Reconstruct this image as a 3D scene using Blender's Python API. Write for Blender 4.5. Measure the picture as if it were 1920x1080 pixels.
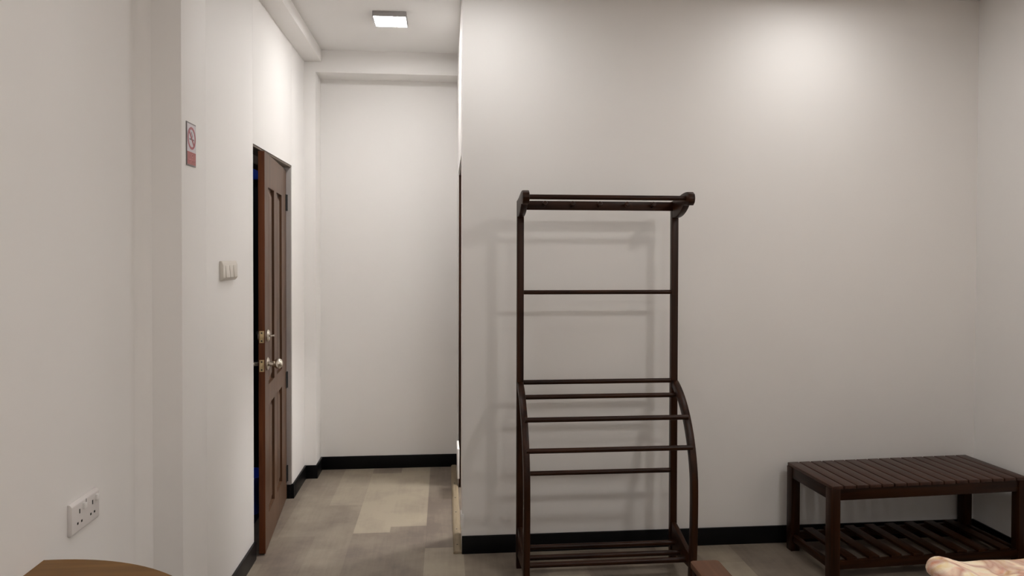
import bpy, bmesh, math, random
from mathutils import Vector, Matrix

for o in list(bpy.data.objects): bpy.data.objects.remove(o)
scn = bpy.context.scene
COL = scn.collection
random.seed(4)

# ---------------------------------------------------------------- camera
F_PX, PPY = 1350.7, 495.4
YAW, PITCH, ROLL = math.radians(5.3332), math.radians(-.8319), math.radians(.1364)
Fv = Vector((math.sin(YAW)*math.cos(PITCH), math.cos(YAW)*math.cos(PITCH), math.sin(PITCH)))
Rv = Vector((math.cos(YAW), -math.sin(YAW), 0)); Uv = Rv.cross(Fv)
R2 = Rv*math.cos(ROLL)+Uv*math.sin(ROLL); U2 = -Rv*math.sin(ROLL)+Uv*math.cos(ROLL)
cd = bpy.data.cameras.new('camera'); cam = bpy.data.objects.new('camera', cd); COL.objects.link(cam)
cam.matrix_world = Matrix(((R2.x, U2.x, -Fv.x, 0), (R2.y, U2.y, -Fv.y, 0), (R2.z, U2.z, -Fv.z, 1.52), (0, 0, 0, 1)))
cd.sensor_fit = 'HORIZONTAL'; cd.sensor_width = 36
cd.lens = 36*F_PX/1920
cd.shift_y = -(540-PPY)/1920
cd.clip_start = .02
scn.camera = cam

# ---------------------------------------------------------------- world, exposure
w = bpy.data.worlds.new('world'); scn.world = w; w.use_nodes = True
w.node_tree.nodes['Background'].inputs[0].default_value = (.9, .95, 1, 1)
w.node_tree.nodes['Background'].inputs[1].default_value = .02
scn.view_settings.view_transform = 'Standard'
scn.view_settings.look = 'None'
scn.view_settings.gamma = 1
scn.view_settings.use_curve_mapping = False
scn.view_settings.exposure = 0.0
LAMP = (1.0, .965, .93)       # warm room lamps
LAMP_COOL = (1.0, .99, .98)    # whiter lamps by the wall and in the passage
L_HALL, L_NEAR_L, L_NEAR_R, L_MID_L, L_MID_R, L_REAR_FILL, L_SIDE, L_WALL_FILL, L_BATH_FILL = 84, 44, 44, 52, 190, 140, 155, 2.5, 40  # rear, wall and bath strengths belong to added fill lamps

# ---------------------------------------------------------------- room numbers (metres)
XA, XP, XD = -1.0, -.87, -.94          # near left wall, column face, door wall
XR, XC = 2.857, .0876                  # right wall, partition corner
YF, YB, YBM = 3.639, 5.148, 4.95       # front wall, hall back wall, hall beam face
HC = 2.884
YREAR = -1.6
DY0, DY1, DZ = 3.655, 4.56, 2.06       # door opening

# ---------------------------------------------------------------- materials
def new_mat(name, col, rough=.5, metal=0., spec=.5):
    m = bpy.data.materials.new(name); m.use_nodes = True
    b = m.node_tree.nodes['Principled BSDF']
    b.inputs['Base Color'].default_value = (*col, 1); b.inputs['Roughness'].default_value = rough
    b.inputs['Metallic'].default_value = metal
    b.inputs['Specular IOR Level'].default_value = spec
    return m, m.node_tree, b
def nd(nt, t, **kw):
    n = nt.nodes.new(t)
    for k, v in kw.items(): setattr(n, k, v)
    return n
def noise_mat(name, c1, c2, scale=(8, 8, 8), rough=.5, metal=0., bump=0., bscale=40, detail=4, spec=.5, lo=.35, hi=.65, dist=0.):
    m, nt, b = new_mat(name, c1, rough, metal, spec)
    tc = nd(nt, 'ShaderNodeTexCoord'); mp = nd(nt, 'ShaderNodeMapping'); mp.inputs['Scale'].default_value = scale
    nz = nd(nt, 'ShaderNodeTexNoise'); nz.inputs['Scale'].default_value = 1; nz.inputs['Detail'].default_value = detail
    nz.inputs['Distortion'].default_value = dist
    cr = nd(nt, 'ShaderNodeValToRGB')
    cr.color_ramp.elements[0].position = lo; cr.color_ramp.elements[0].color = (*c1, 1)
    cr.color_ramp.elements[1].position = hi; cr.color_ramp.elements[1].color = (*c2, 1)
    L = nt.links.new
    L(tc.outputs['Object'], mp.inputs[0]); L(mp.outputs[0], nz.inputs['Vector']); L(nz.outputs['Fac'], cr.inputs[0]); L(cr.outputs[0], b.inputs['Base Color'])
    if bump:
        n2 = nd(nt, 'ShaderNodeTexNoise'); n2.inputs['Scale'].default_value = bscale; n2.inputs['Detail'].default_value = 3
        bp = nd(nt, 'ShaderNodeBump'); bp.inputs['Strength'].default_value = bump; bp.inputs['Distance'].default_value = .002
        L(tc.outputs['Object'], n2.inputs['Vector']); L(n2.outputs['Fac'], bp.inputs['Height']); L(bp.outputs[0], b.inputs['Normal'])
    return m
WALL = noise_mat('wall_paint', (.87, .845, .82), (.885, .86, .835), (1.5, 1.5, 1.5), .62, bump=.25, bscale=9, spec=.25)
CEIL = noise_mat('ceiling_paint', (.84, .82, .80), (.86, .84, .82), (2, 2, 2), .8, spec=.2)
BASE = noise_mat('black_gloss_baseboard', (.003, .003, .0035), (.0045, .0045, .005), (3, 3, 3), .38, spec=.15)
def wood(name, c1, c2, axis, rough=.36, spec=.2):
    s = [38, 38, 38]; s[axis] = 2.2
    return noise_mat(name, c1, c2, tuple(s), rough, detail=6, spec=spec, lo=.3, hi=.7, dist=.6)
DK1, DK2 = (.010, .0028, .0009), (.038, .0120, .0038)
DARKX, DARKY, DARKZ = [wood('dark_stained_wood_'+n, DK1, DK2, i) for i, n in enumerate(('across', 'deep', 'upright'))]
BT = wood('slat_top_wood', (.034, .0145, .0095), (.070, .030, .019), 1, .42, .3)
DOORW = wood('door_wood', (.068, .034, .018), (.130, .071, .042), 2, .42)
DOOREDGE = wood('door_edge_wood', (.085, .026, .010), (.15, .045, .014), 2, .5)
FRAMEM = noise_mat('door_frame_paint', (.33, .30, .29), (.36, .33, .31), (5, 5, 5), .6)
LINTEL = noise_mat('door_lintel_wood', (.13, .10, .08), (.18, .14, .11), (10, 10, 2), .6)
TABLEW = wood('golden_brown_wood', (.135, .060, .009), (.205, .096, .018), 0, .42, .25)
TABLEE = wood('dark_edge_wood', (.05, .02, .008), (.08, .03, .012), 0, .4)
STOOLW = wood('reddish_brown_wood', (.100, .046, .024), (.145, .066, .036), 1, .6, .25)
STRIPW = wood('weathered_strip_wood', (.20, .155, .10), (.30, .24, .165), 1, .6)
BRASS = noise_mat('aged_brass', (.45, .34, .19), (.60, .47, .28), (30, 30, 30), .38, .9)
NICKEL = noise_mat('satin_nickel', (.58, .53, .46), (.68, .63, .56), (30, 30, 30), .24, 1.)
PLAST = noise_mat('white_plastic', (.72, .68, .66), (.75, .71, .69), (5, 5, 5), .35)
PLASTB = noise_mat('bright_white_plastic', (.82, .80, .78), (.84, .82, .80), (5, 5, 5), .35)
CREAMP = noise_mat('cream_switch_plastic', (.66, .61, .54), (.69, .64, .57), (5, 5, 5), .35)
BLACK = noise_mat('black_hole', (.004, .004, .004), (.006, .006, .006), (5, 5, 5), .7)
SIGNW = noise_mat('sign_white', (.62, .56, .60), (.65, .59, .63), (9, 9, 9), .35)
SIGNR = noise_mat('sign_red', (.36, .06, .08), (.40, .075, .095), (9, 9, 9), .35)
SIGNR2 = noise_mat('sign_panel_red', (.34, .05, .05), (.38, .065, .06), (9, 9, 9), .35)
SIGNT = noise_mat('sign_pink_text', (.62, .26, .25), (.64, .28, .27), (9, 9, 9), .4)
SIGNB = noise_mat('sign_border_grey', (.14, .12, .12), (.18, .15, .15), (9, 9, 9), .4)
BLUE = noise_mat('blue_plastic', (.03, .10, .80), (.04, .13, .86), (5, 5, 5), .35)
BATHDARK = noise_mat('unlit_bathroom_black', (.010, .011, .016), (.014, .015, .022), (3, 3, 3), .3)  # near-black stands in for the darkness of the unlit room
LAMPBODY = noise_mat('lamp_body_grey', (.38, .36, .36), (.42, .40, .40), (5, 5, 5), .5)
MATTR = noise_mat('mattress_cream', (.6, .55, .48), (.66, .6, .53), (9, 9, 9), .85)
def emis(name, strength, col=LAMP):
    m, nt, b = new_mat(name, (1, 1, 1), .5)
    b.inputs['Base Color'].default_value = (.8, .8, .8, 1)
    b.inputs['Emission Color'].default_value = (*col, 1); b.inputs['Emission Strength'].default_value = strength
    return m
def floor_mat():
    m, nt, b = new_mat('vinyl_stone_planks', (.2, .17, .14), .42, spec=.4); L = nt.links.new
    at = nd(nt, 'ShaderNodeAttribute', attribute_name='tone')
    tc = nd(nt, 'ShaderNodeTexCoord')
    n1 = nd(nt, 'ShaderNodeTexNoise'); n1.inputs['Scale'].default_value = 4.5; n1.inputs['Detail'].default_value = 7; n1.inputs['Roughness'].default_value = .62
    mp = nd(nt, 'ShaderNodeMapping'); mp.inputs['Scale'].default_value = (60, 4, 1)
    n2 = nd(nt, 'ShaderNodeTexNoise'); n2.inputs['Scale'].default_value = 1; n2.inputs['Detail'].default_value = 4
    mx = nd(nt, 'ShaderNodeMix', data_type='RGBA'); mx.inputs['A'].default_value = (.150, .118, .096, 1); mx.inputs['B'].default_value = (.335, .285, .215, 1)
    ad = nd(nt, 'ShaderNodeMath', operation='MULTIPLY_ADD'); ad.inputs[1].default_value = 1.5; 
    sb = nd(nt, 'ShaderNodeMath', operation='SUBTRACT'); sb.inputs[1].default_value = .5
    a2 = nd(nt, 'ShaderNodeMath', operation='MULTIPLY_ADD'); a2.inputs[1].default_value = .35
    s2 = nd(nt, 'ShaderNodeMath', operation='SUBTRACT'); s2.inputs[1].default_value = .5
    L(tc.outputs['Object'], n1.inputs['Vector']); L(tc.outputs['Object'], mp.inputs[0]); L(mp.outputs[0], n2.inputs['Vector'])
    L(n1.outputs['Fac'], sb.inputs[0]); L(sb.outputs[0], ad.inputs[0]); L(at.outputs['Fac'], ad.inputs[2])
    L(n2.outputs['Fac'], s2.inputs[0]); L(s2.outputs[0], a2.inputs[0]); L(ad.outputs[0], a2.inputs[2])
    cl = nd(nt, 'ShaderNodeClamp'); L(a2.outputs[0], cl.inputs[0]); L(cl.outputs[0], mx.inputs['Factor']); L(mx.outputs['Result'], b.inputs['Base Color'])
    bp = nd(nt, 'ShaderNodeBump'); bp.inputs['Strength'].default_value = .12; bp.inputs['Distance'].default_value = .002
    L(n1.outputs['Fac'], bp.inputs['Height']); L(bp.outputs[0], b.inputs['Normal'])
    return m
FLOORM = floor_mat()
def blanket_mat():
    m, nt, b = new_mat('floral_plush', (.8, .6, .45), .9, spec=.15); L = nt.links.new
    tc = nd(nt, 'ShaderNodeTexCoord')
    n1 = nd(nt, 'ShaderNodeTexNoise'); n1.inputs['Scale'].default_value = 9; n1.inputs['Detail'].default_value = 3; n1.inputs['Distortion'].default_value = 1.5
    n2 = nd(nt, 'ShaderNodeTexNoise'); n2.inputs['Scale'].default_value = 8; n2.inputs['Detail'].default_value = 2; n2.inputs['Distortion'].default_value = .8
    r1 = nd(nt, 'ShaderNodeValToRGB'); e = r1.color_ramp.elements
    e[0].position = .30; e[0].color = (.86, .66, .34, 1); e[1].position = .72; e[1].color = (.88, .44, .26, 1)
    x = e.new(.48); x.color = (.92, .80, .62, 1); x = e.new(.6); x.color = (.90, .66, .50, 1)
    r2 = nd(nt, 'ShaderNodeValToRGB'); e = r2.color_ramp.elements
    e[0].position = .44; e[0].color = (1, 1, 1, 1); e[1].position = .59; e[1].color = (1, 1, 1, 1)
    x = e.new(.515); x.color = (.62, .42, .42, 1)
    mx = nd(nt, 'ShaderNodeMix', data_type='RGBA', blend_type='MULTIPLY'); mx.inputs['Factor'].default_value = .9
    L(tc.outputs['Object'], n1.inputs['Vector']); L(tc.outputs['Object'], n2.inputs['Vector'])
    L(n1.outputs['Fac'], r1.inputs[0]); L(n2.outputs['Fac'], r2.inputs[0]); L(r1.outputs[0], mx.inputs['A']); L(r2.outputs[0], mx.inputs['B'])
    L(mx.outputs['Result'], b.inputs['Base Color'])
    n3 = nd(nt, 'ShaderNodeTexNoise'); n3.inputs['Scale'].default_value = 260
    bp = nd(nt, 'ShaderNodeBump'); bp.inputs['Strength'].default_value = .5; bp.inputs['Distance'].default_value = .003
    L(tc.outputs['Object'], n3.inputs['Vector']); L(n3.outputs['Fac'], bp.inputs['Height']); L(bp.outputs[0], b.inputs['Normal'])
    return m

# ---------------------------------------------------------------- mesh helpers (all add into a bmesh)
def box(bm, x0, x1, y0, y1, z0, z1, bev=0., seg=2):
    t = bmesh.new()
    r = bmesh.ops.create_cube(t, size=1)
    bmesh.ops.scale(t, vec=(abs(x1-x0), abs(y1-y0), abs(z1-z0)), verts=t.verts)
    bmesh.ops.translate(t, vec=((x0+x1)/2, (y0+y1)/2, (z0+z1)/2), verts=t.verts)
    if bev: bmesh.ops.bevel(t, geom=list(t.edges), offset=bev, segments=seg, profile=.5, affect='EDGES')
    merge(bm, t)
def merge(bm, t):
    me = bpy.data.meshes.new('tmp'); t.to_mesh(me); t.free(); bm.from_mesh(me); bpy.data.meshes.remove(me)
def prism(bm, pts, axis, a0, a1, bev=0.):
    """closed outline pts (2D) extruded along axis; x: pts=(y,z), y: pts=(x,z), z: pts=(x,y)"""
    t = bmesh.new()
    def P(p, a):
        return (a, p[0], p[1]) if axis == 0 else ((p[0], a, p[1]) if axis == 1 else (p[0], p[1], a))
    v0 = [t.verts.new(P(p, a0)) for p in pts]; v1 = [t.verts.new(P(p, a1)) for p in pts]; n = len(pts)
    t.faces.new(v0); t.faces.new(v1[::-1])
    for i in range(n): t.faces.new((v0[i], v1[i], v1[(i+1) % n], v0[(i+1) % n]))
    bmesh.ops.recalc_face_normals(t, faces=t.faces)
    if bev:
        es = [e for e in t.edges if len(e.link_faces) == 2 and e.calc_face_angle(0) > .5]
        bmesh.ops.bevel(t, geom=es, offset=bev, segments=2, profile=.5, affect='EDGES')
    merge(bm, t)
def tube(bm, p0, p1, r, seg=20, r1=None):
    p0, p1 = Vector(p0), Vector(p1); d = p1-p0; t = bmesh.new()
    bmesh.ops.create_cone(t, cap_ends=True, segments=seg, radius1=r, radius2=r if r1 is None else r1, depth=d.length)
    q = Vector((0, 0, 1)).rotation_difference(d.normalized())
    bmesh.ops.rotate(t, cent=(0, 0, 0), matrix=q.to_matrix(), verts=t.verts)
    bmesh.ops.translate(t, vec=(p0+p1)/2, verts=t.verts); merge(bm, t)
def lathe(bm, prof, origin, direction, seg=28):
    """prof = [(distance along direction, radius)]"""
    q = Vector((0, 0, 1)).rotation_difference(Vector(direction).normalized()); t = bmesh.new(); rings = []
    for (h, r) in prof:
        if r < 1e-6: rings.append([t.verts.new((0, 0, h))])
        else: rings.append([t.verts.new((r*math.cos(2*math.pi*i/seg), r*math.sin(2*math.pi*i/seg), h)) for i in range(seg)])
    for a, b in zip(rings, rings[1:]):
        for i in range(seg):
            j = (i+1) % seg
            if len(a) == 1 and len(b) == 1: continue
            if len(a) == 1: t.faces.new((a[0], b[i], b[j]))
            elif len(b) == 1: t.faces.new((a[i], a[j], b[0]))
            else: t.faces.new((a[i], a[j], b[j], b[i]))
    for ring in (rings[0], rings[-1]):
        if len(ring) > 1: t.faces.new(ring)
    bmesh.ops.recalc_face_normals(t, faces=t.faces)
    bmesh.ops.rotate(t, cent=(0, 0, 0), matrix=q.to_matrix(), verts=t.verts)
    bmesh.ops.translate(t, vec=origin, verts=t.verts); merge(bm, t)
def obj(name, fill, mat, parent=None, smooth=True, label=None):
    bm = bmesh.new(); fill(bm)
    me = bpy.data.meshes.new(name); bm.to_mesh(me); bm.free()
    for m in (mat if isinstance(mat, (list, tuple)) else [mat]): me.materials.append(m)
    o = bpy.data.objects.new(name, me); COL.objects.link(o)
    if smooth:
        try:
            for p in me.polygons: p.use_smooth = True
            me.set_sharp_from_angle(angle=math.radians(35))
        except Exception:
            for p in me.polygons: p.use_smooth = False
    if parent:
        o.parent = parent
        # geometry is given in world space: shift it into the parent's frame
        pm = parent.matrix_basis.copy(); pp = parent.parent
        while pp: pm = pp.matrix_basis @ pm; pp = pp.parent
        me.transform(pm.inverted())
    if label: o['label'] = label
    return o
def thing(name, label, cat, loc, group=None, rz=0.):
    o = bpy.data.objects.new(name, None); COL.objects.link(o); o.location = loc; o.rotation_euler = (0, 0, rz)
    o.empty_display_size = .1
    tag(o, label, cat, group); return o
def tag(o, label, cat, group=None):
    o['label'] = label; o['category'] = cat
    if group: o['group'] = group
    return o
def struct(name, fill, mat, smooth=True, label=None):
    o = obj(name, fill, mat, smooth=smooth); o['kind'] = 'structure'
    if label: o['label'] = label
    return o
def frame_matrix(o):
    return o.matrix_basis

# ================================================================= ROOM SHELL
# floor: individual vinyl planks as faces, each with its own printed tone
def build_floor():
    W, X0 = .197, -.10
    bm = bmesh.new(); lay = bm.faces.layers.float.new('tone')
    fixed = {   # row: (joint positions along the room, tones between them)
        -5: ([2.6, 3.6, 4.85], [.25, .45, .22, .12]),
        -4: ([2.9, 3.93, 5.0], [.3, .25, .42, .3]),
        -3: ([3.2, 4.40, 5.6], [.4, .38, .70, .2]),
        -2: ([2.9, 3.95, 5.02], [.3, .22, .95, .25]),
        -1: ([3.3, 4.03, 5.25], [.45, .25, .88, .4]),
        0: ([2.5, 3.72, 4.95], [.4, .80, .12, .25]),
        1: ([2.1, 3.33, 4.5], [.4, .25, .30, .3]),
        2: ([2.5, 3.70, 4.9], [.3, .30, .6, .4]),
        3: ([2.2, 3.35, 4.6], [.3, .75, .45, .4]),
        4: ([2.4, 3.62, 4.6], [.3, .22, .7, .4]),
        5: ([2.0, 3.22, 4.4], [.6, .45, .35, .4]),
        6: ([2.3, 3.52, 4.6], [.5, .30, .75, .4]),
        7: ([2.25, 3.42, 4.6], [.4, .85, .60, .4]),
        8: ([2.5, 3.72, 4.6], [.3, .25, .3, .4]),
        9: ([2.1, 3.32, 4.6], [.3, .30, .25, .4]),
    }
    for k in range(-9, 16):
        x0, x1 = X0+k*W, X0+(k+1)*W
        x0 = max(x0, -2.6); x1 = min(x1, XR+.05)
        if x1 <= x0: continue
        if k in fixed:
            js, ts = fixed[k]
            js = list(js); ts = list(ts)
            while js[0] > YREAR+.2: js.insert(0, js[0]-1.22); ts.insert(0, random.random()*.7+.1)
            while js[-1] < 5.2: js.append(js[-1]+1.22); ts.append(.4)
        else:
            s = YREAR-random.random(); js = []; 
            while s < 5.4: js.append(s); s += 1.22
            ts = [random.random()*.7+.1 for _ in range(len(js)+1)]
        ys = [YREAR-.1]+[j for j in js if YREAR-.1 < j < 5.35]+[5.35]
        tt = ts[sum(1 for j in js if j <= YREAR-.1):]
        for i in range(len(ys)-1):
            f = bm.faces.new([bm.verts.new((x, y, 0)) for x, y in ((x0, ys[i]), (x1, ys[i]), (x1, ys[i+1]), (x0, ys[i+1]))])
            f[lay] = tt[min(i, len(tt)-1)]
    bmesh.ops.remove_doubles(bm, verts=bm.verts, dist=1e-5)
    me = bpy.data.meshes.new('floor'); bm.to_mesh(me); bm.free(); me.materials.append(FLOORM)
    o = bpy.data.objects.new('floor', me); COL.objects.link(o); o['kind'] = 'structure'
    o['label'] = 'taupe and beige stone-look vinyl plank floor'
build_floor()
struct('ceiling', lambda b: box(b, -2.6, XR+.12, YREAR-.12, 5.35, HC, HC+.12), CEIL, False, 'plain off-white ceiling')

# left wall of the room with a soft plaster fillet against the column
def f_wall_left(b):
    pts = [(XA-.15, YREAR-.1), (XA, YREAR-.1), (XA, 2.43)]
    for i in range(0, 7):
        a = i/6*math.pi/2
        pts.append((XA+.045*(1-math.cos(a)), 2.43+.06*math.sin(a)))
    pts += [(XA+.045, 2.60), (XA-.15, 2.60)]
    prism(b, pts, 2, 0, HC)
struct('wall_left', f_wall_left, WALL, label='near left wall with the double power socket')
struct('trim_1', lambda b: box(b, -1.15, XP, 2.488, 2.735, 0, HC, .003), WALL, label='square plastered column carrying the no smoking sign')
def f_wall_door(b):
    box(b, -1.06, XD, 2.70, DY0, 0, HC, .002)
    box(b, -1.06, XD, DY1, YB+.05, 0, HC, .002)
    box(b, -1.06, XD, DY0-.001, DY1+.001, DZ, HC)
struct('wall_passage', f_wall_door, WALL, label='left passage wall holding the brown door and light switch')
struct('trim_2', lambda b: box(b, XD-.02, -.865, YBM, YB+.05, 0, 2.735), WALL, label='narrow column in the far left corner of the passage')
struct('wall_far', lambda b: box(b, -1.1, XC+.05, YB, YB+.12, 0, HC), WALL, label='end wall of the passage')
struct('trim_3', lambda b: box(b, -1.0, XC+.02, YBM, YB+.02, 2.735, HC+.01), WALL, label='ceiling beam across the end wall of the passage')
struct('trim_4', lambda b: box(b, -1.05, -.826, 2.60, YBM+.01, 2.806, HC+.01, .003), WALL, label='ceiling beam running along the left passage wall')
SDY0, SDY1, SDZ = 3.86, 4.70, 2.05     # doorway in the hidden side of the partition
def f_front(b):
    box(b, XC, XR+.12, YF, YF+.14, 0, HC, .002)
    box(b, XC, XC+.12, YF+.13, SDY0, 0, HC)
    box(b, XC, XC+.12, SDY1, YB+.05, 0, HC)
    box(b, XC, XC+.12, SDY0-.001, SDY1+.001, SDZ, HC)
struct('wall_front', f_front, WALL, label='wide off-white wall behind the clothes rack')
struct('wall_right', lambda b: box(b, XR, XR+.12, YREAR-.1, YF+.05, 0, HC), WALL, label='right wall beside the bench')
struct('wall_rear', lambda b: box(b, XA-.15, XR+.12, YREAR-.12, YREAR, 0, HC), WALL)

# baseboards (black, one run per wall)
HB, TB = .090, .012
def bb(name, segs, label=None):
    def f(b):
        for s in segs: box(b, *s, 0, HB, .002)
    o = struct(name, f, BASE, label=label); return o
bb('baseboard_passage', [(XD, XD+TB, 2.735, DY0-.0), (XP, XP+TB, 2.49, 2.747)], 'black baseboard left of the brown door')
bb('baseboard_left', [(XD, XD+TB, DY1, YBM-TB), (-.99, XD+TB, DY1-TB, DY1), (XD, -.853, YBM-TB, YBM), (-.865, -.853, YBM-TB, YB-TB)], 'black baseboard stepping round the passage corner')
bb('baseboard_far', [(-.865, XC, YB-TB, YB)], 'black baseboard under the end wall of the passage')
bb('baseboard_front', [(XC, XR, YF-TB, YF)], 'black baseboard behind the clothes rack')
bb('baseboard_right', [(XR-TB, XR, YREAR, YF-TB)], 'black baseboard under the right wall')
bb('baseboard_rear', [(XA, XR, YREAR, YREAR+TB)])
bb('baseboard_near', [(XA, XA+TB, YREAR, 2.45)])

# frame lining of the left door opening
def f_frame(b):
    box(b, -1.085, XD-.004, DY1-.012, DY1+.02, 0, DZ, .002)
struct('trim_5', f_frame, FRAMEM, label='grey far jamb of the brown door')
struct('trim_6', lambda b: (box(b, -1.085, XD-.004, DY0-.02, DY1+.02, DZ-.012, DZ+.01, .002), box(b, -1.085, -1.02, DY0-.02, DY1, DZ-.06, DZ)), LINTEL, label='dark underside of the lintel over the brown door')
struct('trim_7', lambda b: box(b, -1.085, XD-.004, DY0-.02, DY0+.004, 0, DZ, .002), FRAMEM)

# bathroom behind the door; its darkness is put into the wall colour
def f_bath(b):
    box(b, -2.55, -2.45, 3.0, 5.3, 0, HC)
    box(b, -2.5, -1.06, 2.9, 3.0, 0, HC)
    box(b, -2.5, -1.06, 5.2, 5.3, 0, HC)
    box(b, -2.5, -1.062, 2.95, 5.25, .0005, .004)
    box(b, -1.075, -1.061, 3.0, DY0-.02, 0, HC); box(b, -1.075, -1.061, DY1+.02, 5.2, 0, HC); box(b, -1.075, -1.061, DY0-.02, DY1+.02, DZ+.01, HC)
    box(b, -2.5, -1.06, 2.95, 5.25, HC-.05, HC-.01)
struct('wall_bathroom', f_bath, BATHDARK, label='bathroom behind the open door, its darkness put into near-black walls')

# ---------------------------------------------------------------- door_1 (brown panelled door, ajar)
HX, HY = -.972, 4.545                 # hinge corner on the passage side
ANG = math.atan2(-.897-HX, -(3.705-HY))   # swing of the leaf out of the wall plane
door = bpy.data.objects.new('door_1', None); COL.objects.link(door); door['kind'] = 'structure'
door['label'] = 'brown panelled wooden door standing slightly ajar'
door.location = (HX, HY, 0); door.rotation_euler = (0, 0, ANG); door.empty_display_size = .1
bpy.context.view_layer.update()
DM = Matrix.Translation((HX, HY, 0)) @ Matrix.Rotation(ANG, 4, 'Z')
DW, DH, DT = .842, 2.03, .031
def dobj(name, fill, mat, parent=None, label=None):
    # local frame: -y runs from the hinge to the free edge, +x faces the passage
    bm = bmesh.new(); fill(bm); me = bpy.data.meshes.new(name); bm.to_mesh(me); bm.free()
    for m in (mat if isinstance(mat, (list, tuple)) else [mat]): me.materials.append(m)
    o = bpy.data.objects.new(name, me); COL.objects.link(o); o.parent = parent or door
    for p in me.polygons: p.use_smooth = True
    me.set_sharp_from_angle(angle=math.radians(35))
    if label: o['label'] = label
    return o
def s2y(s): return -(DW-s)            # s measured from the free edge
cols = [(.115, .325), (.425, .635)]; rows = [(.175, .735), (.84, 1.86)]
def f_leaf(b):
    ss = [0.001, cols[0][0], cols[0][1], cols[1][0], cols[1][1], DW]
    for i in (0, 2, 4): box(b, -DT, 0, s2y(ss[i]), s2y(ss[i+1]), .008, DH)
    for i in (1, 3):
        for z0, z1 in ((.008, rows[0][0]), (rows[0][1], rows[1][0]), (rows[1][1], DH)):
            box(b, -DT, 0, s2y(ss[i])-.0005, s2y(ss[i+1])+.0005, z0, z1)
dobj('door_leaf', f_leaf, DOORW)
for (c0, c1) in cols:
    for (z0, z1) in rows:
        def f_panel(b, c0=c0, c1=c1, z0=z0, z1=z1):
            box(b, -DT+.009, -.016, s2y(c0), s2y(c1), z0, z1)
            # raised field with sloping shoulders
            t = bmesh.new(); y0, y1 = s2y(c0)+.012, s2y(c1)-.012
            a = [(-.0165, y0, z0+.012), (-.0165, y1, z0+.012), (-.0165, y1, z1-.012), (-.0165, y0, z1-.012)]
            k = .028; c = [(-.007, y0+k, z0+.012+k), (-.007, y1-k, z0+.012+k), (-.007, y1-k, z1-.012-k), (-.007, y0+k, z1-.012-k)]
            va = [t.verts.new(p) for p in a]; vc = [t.verts.new(p) for p in c]
            t.faces.new(vc)
            for i in range(4): t.faces.new((va[i], va[(i+1) % 4], vc[(i+1) % 4], vc[i]))
            bmesh.ops.recalc_face_normals(t, faces=t.faces); merge(b, t)
        dobj('door_panel', f_panel, DOORW)
dobj('door_edge', lambda b: box(b, -DT, 0, s2y(-.003), s2y(.0012), .008, DH, .001), DOOREDGE, label='orange-brown edge of the door')
def f_knob(sgn):
    def f(b):
        x0 = 0 if sgn > 0 else -DT
        lathe(b, [(0, .034), (.004, .034), (.009, .027), (.012, .013), (.028, .0120), (.034, .0135), (.038, .0195), (.044, .0240), (.053, .0265), (.062, .0255), (.070, .0205), (.076, .0115), (.078, 0)], (x0, s2y(.065), .955), (sgn, 0, 0), 32)
    return f
dobj('door_knob', f_knob(1), NICKEL, label='round satin metal door knob')
dobj('door_knob', f_knob(-1), NICKEL, label='knob on the bathroom side of the door')
def f_bolt(b):
    lathe(b, [(0, .031), (.005, .031), (.012, .024), (.014, 0)], (0, s2y(.065), 1.10), (1, 0, 0), 28)
    box(b, .012, .036, s2y(.065)-.013, s2y(.065)+.013, 1.094, 1.104, .003)
dobj('deadbolt', f_bolt, NICKEL)
dobj('deadbolt', lambda b: lathe(b, [(0, .031), (.008, .031), (.02, .022), (.022, 0)], (-DT, s2y(.065), 1.10), (-1, 0, 0), 28), NICKEL, label='bathroom side of the deadbolt')
for z in (1.10, .955):
    def f_plate(b, z=z): 
        box(b, -DT/2-.0115, -DT/2+.0115, s2y(-.0055), s2y(0), z-.030, z+.030, .001)
    pl = dobj('latch_plate', f_plate, BRASS, label='brass latch plate on the door edge')
    def f_h(b, z=z):
        for dz in (-.020, .020): tube(b, (-DT/2, s2y(-.0065), z+dz), (-DT/2, s2y(0), z+dz), .004, 12)
    h = dobj('screw', f_h, BLACK, parent=pl)
    dobj('latch_bolt', lambda b, z=z: box(b, -DT/2-.007, -DT/2+.007, s2y(-.009), s2y(0), z-.009, z+.009, .002), BRASS, parent=pl)
for z in (1.83, .74, .16):
    dobj('hinge', lambda b, z=z: (tube(b, (.004, .004, z-.05), (.004, .004, z+.05), .0055, 12), box(b, 0, .003, -.03, .0, z-.05, z+.05)), BLACK, label='dark steel hinge')

# ---------------------------------------------------------------- door_2 in the side of the partition, seen edge-on
def f_jamb2(b):
    box(b, XC+.004, XC+.118, SDY0-.002, SDY0+.025, 0, SDZ, .002)
    box(b, XC+.004, XC+.118, SDY1-.025, SDY1+.002, 0, SDZ, .002)
    box(b, XC+.004, XC+.118, SDY0-.002, SDY1+.002, SDZ-.025, SDZ+.002, .002)
struct('door_2', f_jamb2, DARKZ, label='dark wooden frame of the doorway in the side of the partition, seen edge-on')
def f_side_room(b):
    box(b, 1.9, 2.0, YF+.13, YB+.1, 0, HC)
    box(b, XC+.119, 1.95, YB, YB+.1, 0, HC)
struct('wall_side', f_side_room, WALL)
struct('trim_8', lambda b: box(b, XC-.010, XC+.004, 4.45, 4.66, .125, .31, .002), PLASTB, label='white strip at the far foot of the partition side')
def f_guard(b):
    prism(b, [(XC-.006, YF+.06), (XC-.004, YF-.003), (XC+.010, YF-.005), (XC+.004, YF+.06)], 2, .125, .20, .001)
struct('trim_9', f_guard, PLASTB, label='broken white corner guard at the foot of the partition')
def f_strip(b):
    prism(b, [(.045, .0), (.088, .0), (.088, .008), (.078, .014), (.055, .014), (.045, .007)], 1, YF-.004, YB-TB, .001)
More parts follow.
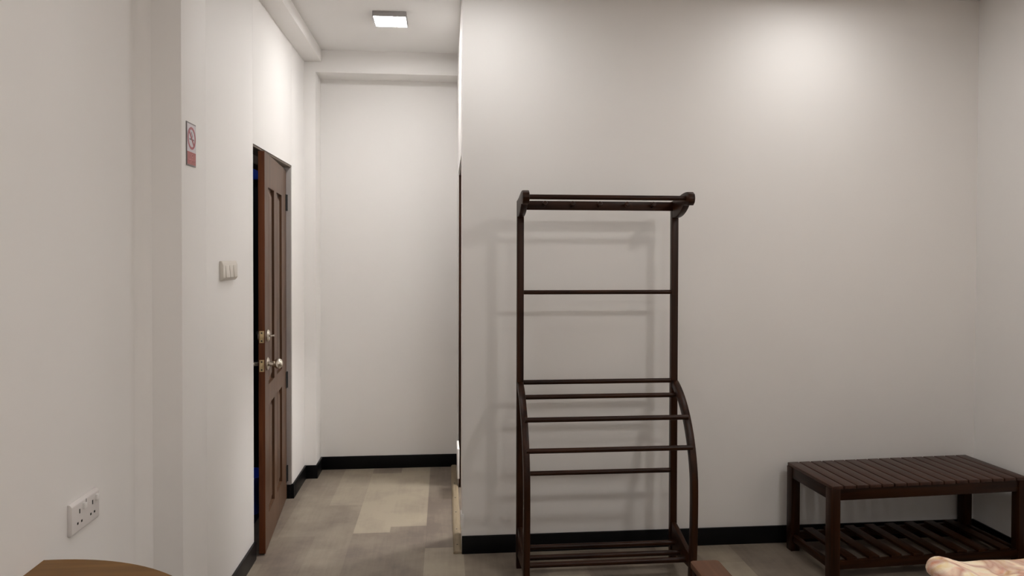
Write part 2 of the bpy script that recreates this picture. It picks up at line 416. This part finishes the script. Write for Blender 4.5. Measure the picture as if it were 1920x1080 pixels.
st = struct('trim_10', f_strip, STRIPW, label='weathered wooden floor strip along the partition side')
def f_holes(b):
    for y in (3.72, 3.93, 4.19, 4.44, 4.72): tube(b, (.066, y, .0135), (.066, y, .0146), .0042, 10)
obj('screw_hole', f_holes, BLACK, st)

# ================================================================= LAMPS
CEIL_Z = HC
def lamp(x, y, label, strength, group=None, s=.178, dz=0.):
    HC = CEIL_Z-dz
    col = LAMP_COOL if y > 2.5 else LAMP
    t = thing('ceiling_light', label, 'light', (x, y, HC), group)
    obj('lamp_body', lambda b: box(b, x-s/2-.006, x+s/2+.006, y-s/2-.006, y+s/2+.006, HC-.030, HC, .002), LAMPBODY, t)
    obj('diffuser', lambda b: box(b, x-s/2, x+s/2, y-s/2, y+s/2, HC-.0308, HC-.0295), emis('lamp_glow_%d' % int(strength*10), strength, col), t, label='glowing white diffuser')
    return t
lamp(-.312, 4.215, 'square white surface-mounted ceiling light glowing in the passage', L_HALL)
lamp(.135, 3.13, 'square ceiling light close above the wall, left of the clothes rack', L_NEAR_L)
lamp(1.855, 3.13, 'square ceiling light close above the wall, right of the clothes rack', L_NEAR_R)
lamp(.0, 1.05, 'square ceiling light over the middle of the room, left', L_MID_L)
lamp(1.95, 1.05, 'square ceiling light over the middle of the room, right', L_MID_R)
lamp(.9, -.8, 'added square fill light on the ceiling at the rear of the room', L_REAR_FILL)  # extra lamp added as fill from behind the camera
lamp(.95, 4.40, 'square ceiling light in the room beyond the side doorway', L_SIDE, s=.32)
lamp(-1.95, 4.0, 'added square fill light on the ceiling of the bathroom', L_BATH_FILL, dz=.05)  # added to bring out the blue plastic in the door gap
def wall_fill(x, y, z, rz, label, strength):
    t = thing('wall_fill_light', label, 'light', (x, y, z), rz=rz)
    M = Matrix.Translation((x, y, z)) @ Matrix.Rotation(rz, 4, 'Z')     # local: wall behind, light towards +y
    for nm, f, m in (('back_plate', lambda b: box(b, -.20, .20, 0, .02, -.13, .13, .004), LAMPBODY),
                     ('shade', lambda b: box(b, -.22, .22, .018, .09, -.15, .15, .03, 4), emis('shade_glow_%d' % int(strength*10), strength))):
        bm = bmesh.new(); f(bm); me = bpy.data.meshes.new(nm); bm.to_mesh(me); bm.free(); me.materials.append(m)
        o = bpy.data.objects.new(nm, me); COL.objects.link(o); o.parent = t
wall_fill(XR, .4, 1.10, math.pi/2, 'added fill light low on the right wall beside the bed', L_WALL_FILL)  # added low fill for the walls, not a known fixture

# ================================================================= CLOTHES RACK
RX0, RX1, RY = .362, 1.123, 3.452        # rear post centres
rack = thing('clothes_rack', 'tall dark brown wooden clothes rack with curved sides standing against the wall', 'clothes rack', ((RX0+RX1)/2, 3.3, 0))
for x in (RX0, RX1):
    obj('post', lambda b, x=x: box(b, x-.0165, x+.0165, RY-.016, RY+.016, 0, 1.775, .003), DARKZ, rack)
def bez(P, n):
    out = []
    for i in range(n+1):
        t = i/n; out.append(tuple((1-t)**3*P[0][k]+3*(1-t)**2*t*P[1][k]+3*(1-t)*t*t*P[2][k]+t**3*P[3][k] for k in (0, 1)))
    return out
# curved front leg: a bent board whose outer edge runs through these (y, z) points
cl = bez([(3.432, .905), (3.30, .865), (3.165, .72), (3.135, .50)], 18)+bez([(3.135, .50), (3.128, .36), (3.135, .2), (3.158, .0)], 12)[1:]
def f_leg(x):
    def f(b):
        outer, inner = [], []
        for i, p in enumerate(cl):
            a = Vector(cl[max(i-1, 0)]); c = Vector(cl[min(i+1, len(cl)-1)]); d = (c-a).normalized()
            nrm = Vector((-d.y, d.x)) if (-d.y) > 0 else Vector((d.y, -d.x))
            if nrm.x < 0: nrm = -nrm
            outer.append(p); q = Vector(p)+nrm*.037
            inner.append((min(q.x, RY-.010), max(q.y, 0) if i < len(cl)-1 else 0))
        prism(b, outer+inner[::-1], 0, x-.0145, x+.0145, .0025)
    return f
for x in (RX0, RX1): obj('curved_leg', f_leg(x), DARKZ, rack)
# top brackets reach forward to carry the hanging rail
def f_brk(x):
    def f(b):
        low = bez([(3.470, 1.700), (3.39, 1.688), (3.32, 1.712), (3.275, 1.748)], 10)
        nose = [(3.222, 1.744), (3.203, 1.757), (3.197, 1.775), (3.203, 1.794), (3.225, 1.806)]
        top = bez([(3.225, 1.806), (3.30, 1.812), (3.35, 1.785), (3.474, 1.777)], 8)[1:]
        prism(b, low+nose+top, 0, x-.0155, x+.0155, .003)
    return f
for x in (RX0, RX1): obj('bracket', f_brk(x), DARKY, rack)
def rod(name, y, z, r, x0=RX0, x1=RX1, m=DARKX, label=None):
    return obj(name, lambda b: tube(b, (x0, y, z), (x1, y, z), r, 20), m, rack, label=label)
rod('hanging_rail', 3.245, 1.778, .0115)
hb = obj('hook_board', lambda b: box(b, RX0+.016, RX1-.016, RY-.022, RY-.002, 1.731, 1.774, .002), DARKX, rack)
for x in (.475, .608, .740, .873, 1.003):
    obj('peg', lambda b, x=x: lathe(b, [(0, .007), (.018, .0065), (.024, .0115), (.032, .0135), (.038, .0105), (.040, 0)], (x, RY-.021, 1.752), (0, -1, .25), 18), DARKY, hb)
rod('rail', RY, 1.334, .0105)
rod('rail', RY-.002, .899, .0115)
rod('rail', 3.395, .838, .0115)
rod('rail', 3.238, .765, .0115)
rod('rail', 3.176, .640, .0115)
rod('rail', RY, .455, .0115)
# low side rails with an S-shaped upper edge and three shoe bars
def f_side(x):
    def f(b):
        top = bez([(3.462, .205), (3.36, .20), (3.27, .150), (3.165, .150)], 12)
        bot = bez([(3.165, .085), (3.27, .085), (3.35, .060), (3.462, .060)], 8)
        prism(b, top+bot, 0, x-.011, x+.011, .002)
    return f
for x in (RX0, RX1): obj('side_rail', f_side(x), DARKY, rack)
for (y, z) in ((3.395, .118), (3.312, .104), (3.232, .104)): rod('shoe_bar', y, z, .0125)

# ================================================================= SLATTED BENCH
BA = math.radians(3.0); BW, BD, BH = 1.03, .395, .445
bench = thing('slatted_bench', 'low dark wooden slatted bench with a lower shelf in the right corner', 'bench', (1.785, 3.170, 0), rz=BA)
bpy.context.view_layer.update()
def bobj(name, fill, mat, parent=None):
    bm = bmesh.new(); fill(bm); me = bpy.data.meshes.new(name); bm.to_mesh(me); bm.free(); me.materials.append(mat)
    o = bpy.data.objects.new(name, me); COL.objects.link(o); o.parent = parent or bench
    for p in me.polygons: p.use_smooth = True
    me.set_sharp_from_angle(angle=math.radians(35)); return o
LG = .047
for x in (0, BW-LG):
    for y in (0, BD-LG):
        bobj('leg', lambda b, x=x, y=y: box(b, x, x+LG, y, y+LG, 0, BH-.016, .002), DARKZ)
for y in (.006, BD-.028): bobj('apron', lambda b, y=y: box(b, LG-.001, BW-LG+.001, y, y+.022, BH-.070, BH-.016, .002), DARKX)
for x in (.004, BW-.026): bobj('apron', lambda b, x=x: box(b, x, x+.022, LG-.001, BD-LG+.001, BH-.070, BH-.016, .002), DARKY)
def f_top(b):
    n = 16; p = BW/n
    for i in range(n): box(b, i*p+.0034, (i+1)*p-.0034, 0, BD, BH-.016, BH, .0022)
bobj('slatted_top', f_top, BT)
for y in (.008, BD-.030): bobj('shelf_rail', lambda b, y=y: box(b, LG-.001, BW-LG+.001, y, y+.022, .050, .090, .002), DARKX)
for x in (.006, BW-.028): bobj('shelf_rail', lambda b, x=x: box(b, x, x+.022, LG-.001, BD-LG+.001, .050, .085, .002), DARKY)
def f_low(b):
    n = 8; x0 = .055; p = (BW-.11)/n
    for i in range(n): box(b, x0+i*p+.031, x0+(i+1)*p-.031, .010, BD-.010, .090, .104, .002)
bobj('lower_shelf', f_low, DARKY)

# ================================================================= NARROW WOODEN BENCH (bottom edge of the picture)
st = thing('low_bench', 'narrow reddish-brown wooden bench end poking in below the clothes rack', 'bench', (.903, 1.98, 0))
def f_st(b):
    r = .014; pts = []
    x0, x1, y0, y1 = .852, .955, 1.50, 2.432
    for cx, cy, a0 in ((x1-r, y1-r, 0), (x0+r, y1-r, 90), (x0+r, y0+r, 180), (x1-r, y0+r, 270)):
        for i in range(6):
            a = math.radians(a0+i*18); pts.append((cx+r*math.cos(a), cy+r*math.sin(a)))
    prism(b, pts, 2, .428, .45, .003)
obj('bench_top', f_st, STOOLW, st)
for x in (.857, .922):
    for y in (1.51, 2.393):
        obj('leg', lambda b, x=x, y=y: box(b, x, x+.028, y, y+.028, 0, .4285, .003), DARKZ, st)
for x in (.862, .930): obj('apron', lambda b, x=x: box(b, x, x+.015, 1.535, 2.394, .375, .4285, .002), DARKY, st)

# ================================================================= HALF-ROUND TABLE
tb = thing('round_table', 'golden-brown half-round wooden table against the left wall below the socket', 'table', (-.97, 1.393, 0))
CX, CY, CR = -.972, 1.393, .503
def arc_pts(r, n=64):
    xw = XA+.001; a = math.acos((xw-CX)/r)
    return [(CX+r*math.cos(-a+2*a*i/n), CY+r*math.sin(-a+2*a*i/n)) for i in range(n+1)]
obj('table_top', lambda b: prism(b, arc_pts(CR-.0015), 2, .728, .7502), TABLEW, tb)
obj('table_edge', lambda b: prism(b, arc_pts(CR), 2, .722, .7485, .002), TABLEE, tb, label='darker edge band')
obj('apron', lambda b: prism(b, arc_pts(CR-.07), 2, .66, .7225), TABLEE, tb)
for (x, y) in ((-.96, 1.02), (-.96, 1.766), (-.60, 1.393)):
    obj('leg', lambda b, x=x, y=y: tube(b, (x, y, 0), (x, y, .662), .014, 20, .022), TABLEE, tb)

# ================================================================= BED AND BLANKET
bed = thing('bed', 'wooden bed with a cream mattress under the floral blanket', 'bed', (2.14, 1.0, 0))
obj('bed_frame', lambda b: (box(b, 1.50, 2.80, -.02, 1.93, .20, .36, .006)), DARKX, bed)
for x in (1.505, 2.735):
    for y in (0, 1.865): obj('leg', lambda b, x=x, y=y: box(b, x, x+.06, y, y+.06, 0, .21, .003), DARKZ, bed)
obj('mattress', lambda b: box(b, 1.49, 2.81, -.01, 1.935, .36, .548, .03, 4), MATTR, bed)
def build_blanket():
    x0, x1, y0, y1 = 1.412, 2.83, .05, 2.012; rc = .035; re = .024; th = .024
    def grid(a, b, n, fine):
        e = [0, .003, .007, .012, .018, .026, .036, .05, .075]
        m = [e[-1]+(b-a-2*e[-1])*i/n for i in range(1, n)]
        return [a+v for v in e]+[a+v for v in m]+[b-v for v in e[::-1]]
    xs, ys = grid(x0, x1, 70, 1), grid(y0, y1, 60, 1)
    def sdf(x, y):
        cx, cy = (x0+x1)/2, (y0+y1)/2
        dx, dy = abs(x-cx)-((x1-x0)/2-rc), abs(y-cy)-((y1-y0)/2-rc)
        return rc-(math.hypot(max(dx, 0), max(dy, 0))+min(max(dx, dy), 0))
    bm = bmesh.new(); T, B = [], []
    for x in xs:
        rt, rb = [], []
        for y in ys:
            d = sdf(x, y); X, Y = x, y
            if d < 0:
                cx = min(max(x, x0+rc), x1-rc); cy = min(max(y, y0+rc), y1-rc)
                v = Vector((x-cx, y-cy)).normalized()*rc; X, Y = cx+v.x, cy+v.y; d = 0
            k = math.sqrt(max(0, 1-(1-min(d/re, 1))**2))
            near = max(0, 1-(Y-1.2)**2/.9)
            u = X-x0
            lift = .030*math.exp(-((u-.045)/.055)**2)*math.exp(-((y1-Y)/.14)**2)
            wave = .006*math.sin(u*9+Y*3)+.009*math.sin(u*4.1+2.9)*math.cos(Y*5)+.004*math.sin(u*27+Y*11)
            wave *= 1-math.exp(-u/.08)
            zc = .578+max(lift, 0)+wave*.8+.010*math.exp(-((u-.5)/.22)**2)
            rt.append(bm.verts.new((X, Y, zc+th*.9*k))); rb.append(bm.verts.new((X, Y, max(zc-th*.9*k, .5485) if X > 1.49 and Y < 1.935 else zc-th*.9*k)))
        T.append(rt); B.append(rb)
    for i in range(len(xs)-1):
        for j in range(len(ys)-1):
            bm.faces.new((T[i][j], T[i+1][j], T[i+1][j+1], T[i][j+1])); bm.faces.new((B[i][j], B[i][j+1], B[i+1][j+1], B[i+1][j]))
    bmesh.ops.remove_doubles(bm, verts=bm.verts, dist=.0004)
    bmesh.ops.recalc_face_normals(bm, faces=bm.faces)
    me = bpy.data.meshes.new('blanket'); bm.to_mesh(me); bm.free(); me.materials.append(blanket_mat())
    for p in me.polygons: p.use_smooth = True
    o = bpy.data.objects.new('blanket', me); COL.objects.link(o)
    tag(o, 'peach and cream floral plush blanket corner at the bottom right', 'blanket')
build_blanket()

# ================================================================= WALL FITTINGS
# double socket on the near left wall (faces +x)
SY0, SY1, SZ0, SZ1 = 2.008, 2.160, .762, .848; SF = XA+.013
sk = thing('power_socket', 'white double three-pin power socket on the near left wall above the table', 'socket', (XA, (SY0+SY1)/2, (SZ0+SZ1)/2))
def f_sock(b):
    prism(b, [(XA, SZ0), (XA, SZ1), (XA+.006, SZ1), (SF, SZ1-.008), (SF, SZ0+.005), (XA+.010, SZ0)], 1, SY0, SY1, .002)
obj('socket_plate', f_sock, PLAST, sk)
ym = (SY0+SY1)/2
obj('centre_seam', lambda b: box(b, SF-.0015, SF+.0006, ym-.0012, ym+.0012, SZ1-.028, SZ1-.008), SIGNB, sk)
for k, yc in enumerate((SY0+.040, SY1-.040)):
    obj('rocker', lambda b, yc=yc: box(b, SF-.002, SF+.007, yc+.016, yc+.029, SZ1-.030, SZ1-.014, .002), PLASTB, sk, label='bright white rocker switch')
    obj('pin_slot', lambda b, yc=yc: box(b, SF-.004, SF+.0006, yc-.0022, yc+.0022, .812, .824), BLACK, sk)
    for dy in (-.0105, .0105):
        obj('pin_slot', lambda b, yc=yc, dy=dy: box(b, SF-.004, SF+.0006, yc+dy-.0034, yc+dy+.0034, .785, .791), BLACK, sk)

# three-gang light switch on the passage wall
WY0, WY1, WZ0, WZ1 = 3.118, 3.325, 1.402, 1.487; WX = XD
sw = thing('light_switch', 'cream three-gang light switch on the passage wall left of the door', 'light switch', (WX, (WY0+WY1)/2, (WZ0+WZ1)/2))
obj('switch_plate', lambda b: prism(b, [(WX, WZ0), (WX, WZ1), (WX+.010, WZ1-.001), (WX+.017, WZ1-.018), (WX+.017, WZ0+.012), (WX+.008, WZ0)], 1, WY0, WY1, .003), CREAMP, sw)
for i in range(3):
    y0 = WY0+.028+i*.056
    obj('rocker', lambda b, y0=y0: prism(b, [(WX+.014, WZ0+.013), (WX+.014, WZ1-.019), (WX+.0185, WZ1-.019), (WX+.0235, WZ0+.013)], 1, y0, y0+.047, .002), CREAMP, sw)

# no smoking sign on the column (faces +x)
NY0, NY1, NZ0, NZ1 = 2.527, 2.617, 1.818, 1.966; NX = XP
ns = thing('no_smoking_sign', 'small red and white no smoking sign on the column', 'sign', (NX, (NY0+NY1)/2, NZ0))
obj('sign_plate', lambda b: box(b, NX, NX+.003, NY0, NY1, NZ0, NZ1, .0008), SIGNB, ns, label='grey sign border')
obj('white_field', lambda b: box(b, NX+.0025, NX+.0034, NY0+.004, NY1-.003, NZ0+.048, NZ1-.005), SIGNW, ns)
red = obj('red_panel', lambda b: box(b, NX+.0025, NX+.0034, NY0+.006, NY1-.003, NZ0+.005, NZ0+.048), SIGNR2, ns)
cy, cz = (NY0+NY1)/2+.001, NZ0+.0955
def f_ring(b):
    n = 48; t = bmesh.new(); ro, ri = .0385, .0305; V = []
    for x in (NX+.003, NX+.0042):
        V.append([[t.verts.new((x, cy+r*math.cos(2*math.pi*i/n), cz+r*math.sin(2*math.pi*i/n))) for i in range(n)] for r in (ro, ri)])
    for i in range(n):
        j = (i+1) % n
        t.faces.new((V[1][0][i], V[1][0][j], V[1][1][j], V[1][1][i])); t.faces.new((V[0][0][i], V[0][0][j], V[1][0][j], V[1][0][i])); t.faces.new((V[0][1][i], V[0][1][j], V[1][1][j], V[1][1][i]))
    bmesh.ops.recalc_face_normals(t, faces=t.faces); merge(b, t)
    s = .0038; a = math.radians(-45); L = .032
    d = Vector((math.cos(a), math.sin(a))); q = Vector((-d.y, d.x))
    pts = [(cy+d.x*L*e+q.x*s*g, cz+d.y*L*e+q.y*s*g) for e, g in ((-1, -1), (1, -1), (1, 1), (-1, 1))]
    prism(b, pts, 0, NX+.003, NX+.0044)
obj('prohibition_ring', f_ring, SIGNR, ns)
def f_cig(b):
    box(b, NX+.003, NX+.0039, cy-.020, cy+.016, cz-.0065, cz-.0015)
    box(b, NX+.003, NX+.0039, cy+.0175, cy+.0215, cz-.0065, cz-.0015)
    for k in range(6):
        z0 = cz+.001+k*.0035; o = .0035*math.sin(k*1.1)
        box(b, NX+.003, NX+.0039, cy+.004+o-.0018, cy+.004+o+.0018, z0, z0+.004)
obj('cigarette', f_cig, SIGNB, ns)
def text_mesh(name, body, size, y, z, x, parent, mat):
    cu = bpy.data.curves.new(name, 'FONT'); cu.body = body; cu.size = size; cu.align_x = 'CENTER'; cu.align_y = 'CENTER'; cu.extrude = .0003
    to = bpy.data.objects.new(name+'_tmp', cu); COL.objects.link(to); bpy.context.view_layer.update()
    me = bpy.data.meshes.new_from_object(to.evaluated_get(bpy.context.evaluated_depsgraph_get()))
    bpy.data.objects.remove(to); bpy.data.curves.remove(cu)
    M = Matrix(((0, 0, 1, x), (1, 0, 0, y), (0, 1, 0, z), (0, 0, 0, 1)))
    me.transform(M); me.transform(Matrix.Translation(-ns.location)); me.materials.clear(); me.materials.append(mat)
    o = bpy.data.objects.new(name, me); COL.objects.link(o); o.parent = parent; return o
text_mesh('sign_text', 'NO', .0165, (NY0+NY1)/2, NZ0+.0355, NX+.0038, ns, SIGNT)
text_mesh('sign_text', 'SMOKING', .0155, (NY0+NY1)/2+.001, NZ0+.0175, NX+.0038, ns, SIGNT)

# ================================================================= BLUE THINGS IN THE DARK BATHROOM
bk = thing('blue_bucket', 'blue plastic bucket in the dark gap behind the brown door', 'bucket', (-1.175, 4.33, .004))
obj('bucket_body', lambda b: lathe(b, [(0, .10), (.20, .125), (.215, .130), (.222, .130), (.222, .121), (.205, .120), (.012, .094), (.010, 0)], (-1.175, 4.33, .0045), (0, 0, 1), 40), BLUE, bk)
bx = obj('wall_box', lambda b: box(b, -1.44, -1.26, 5.13, 5.2, 2.03, 2.13, .006), BLUE)
tag(bx, 'small blue box high up in the dark gap behind the brown door', 'box')
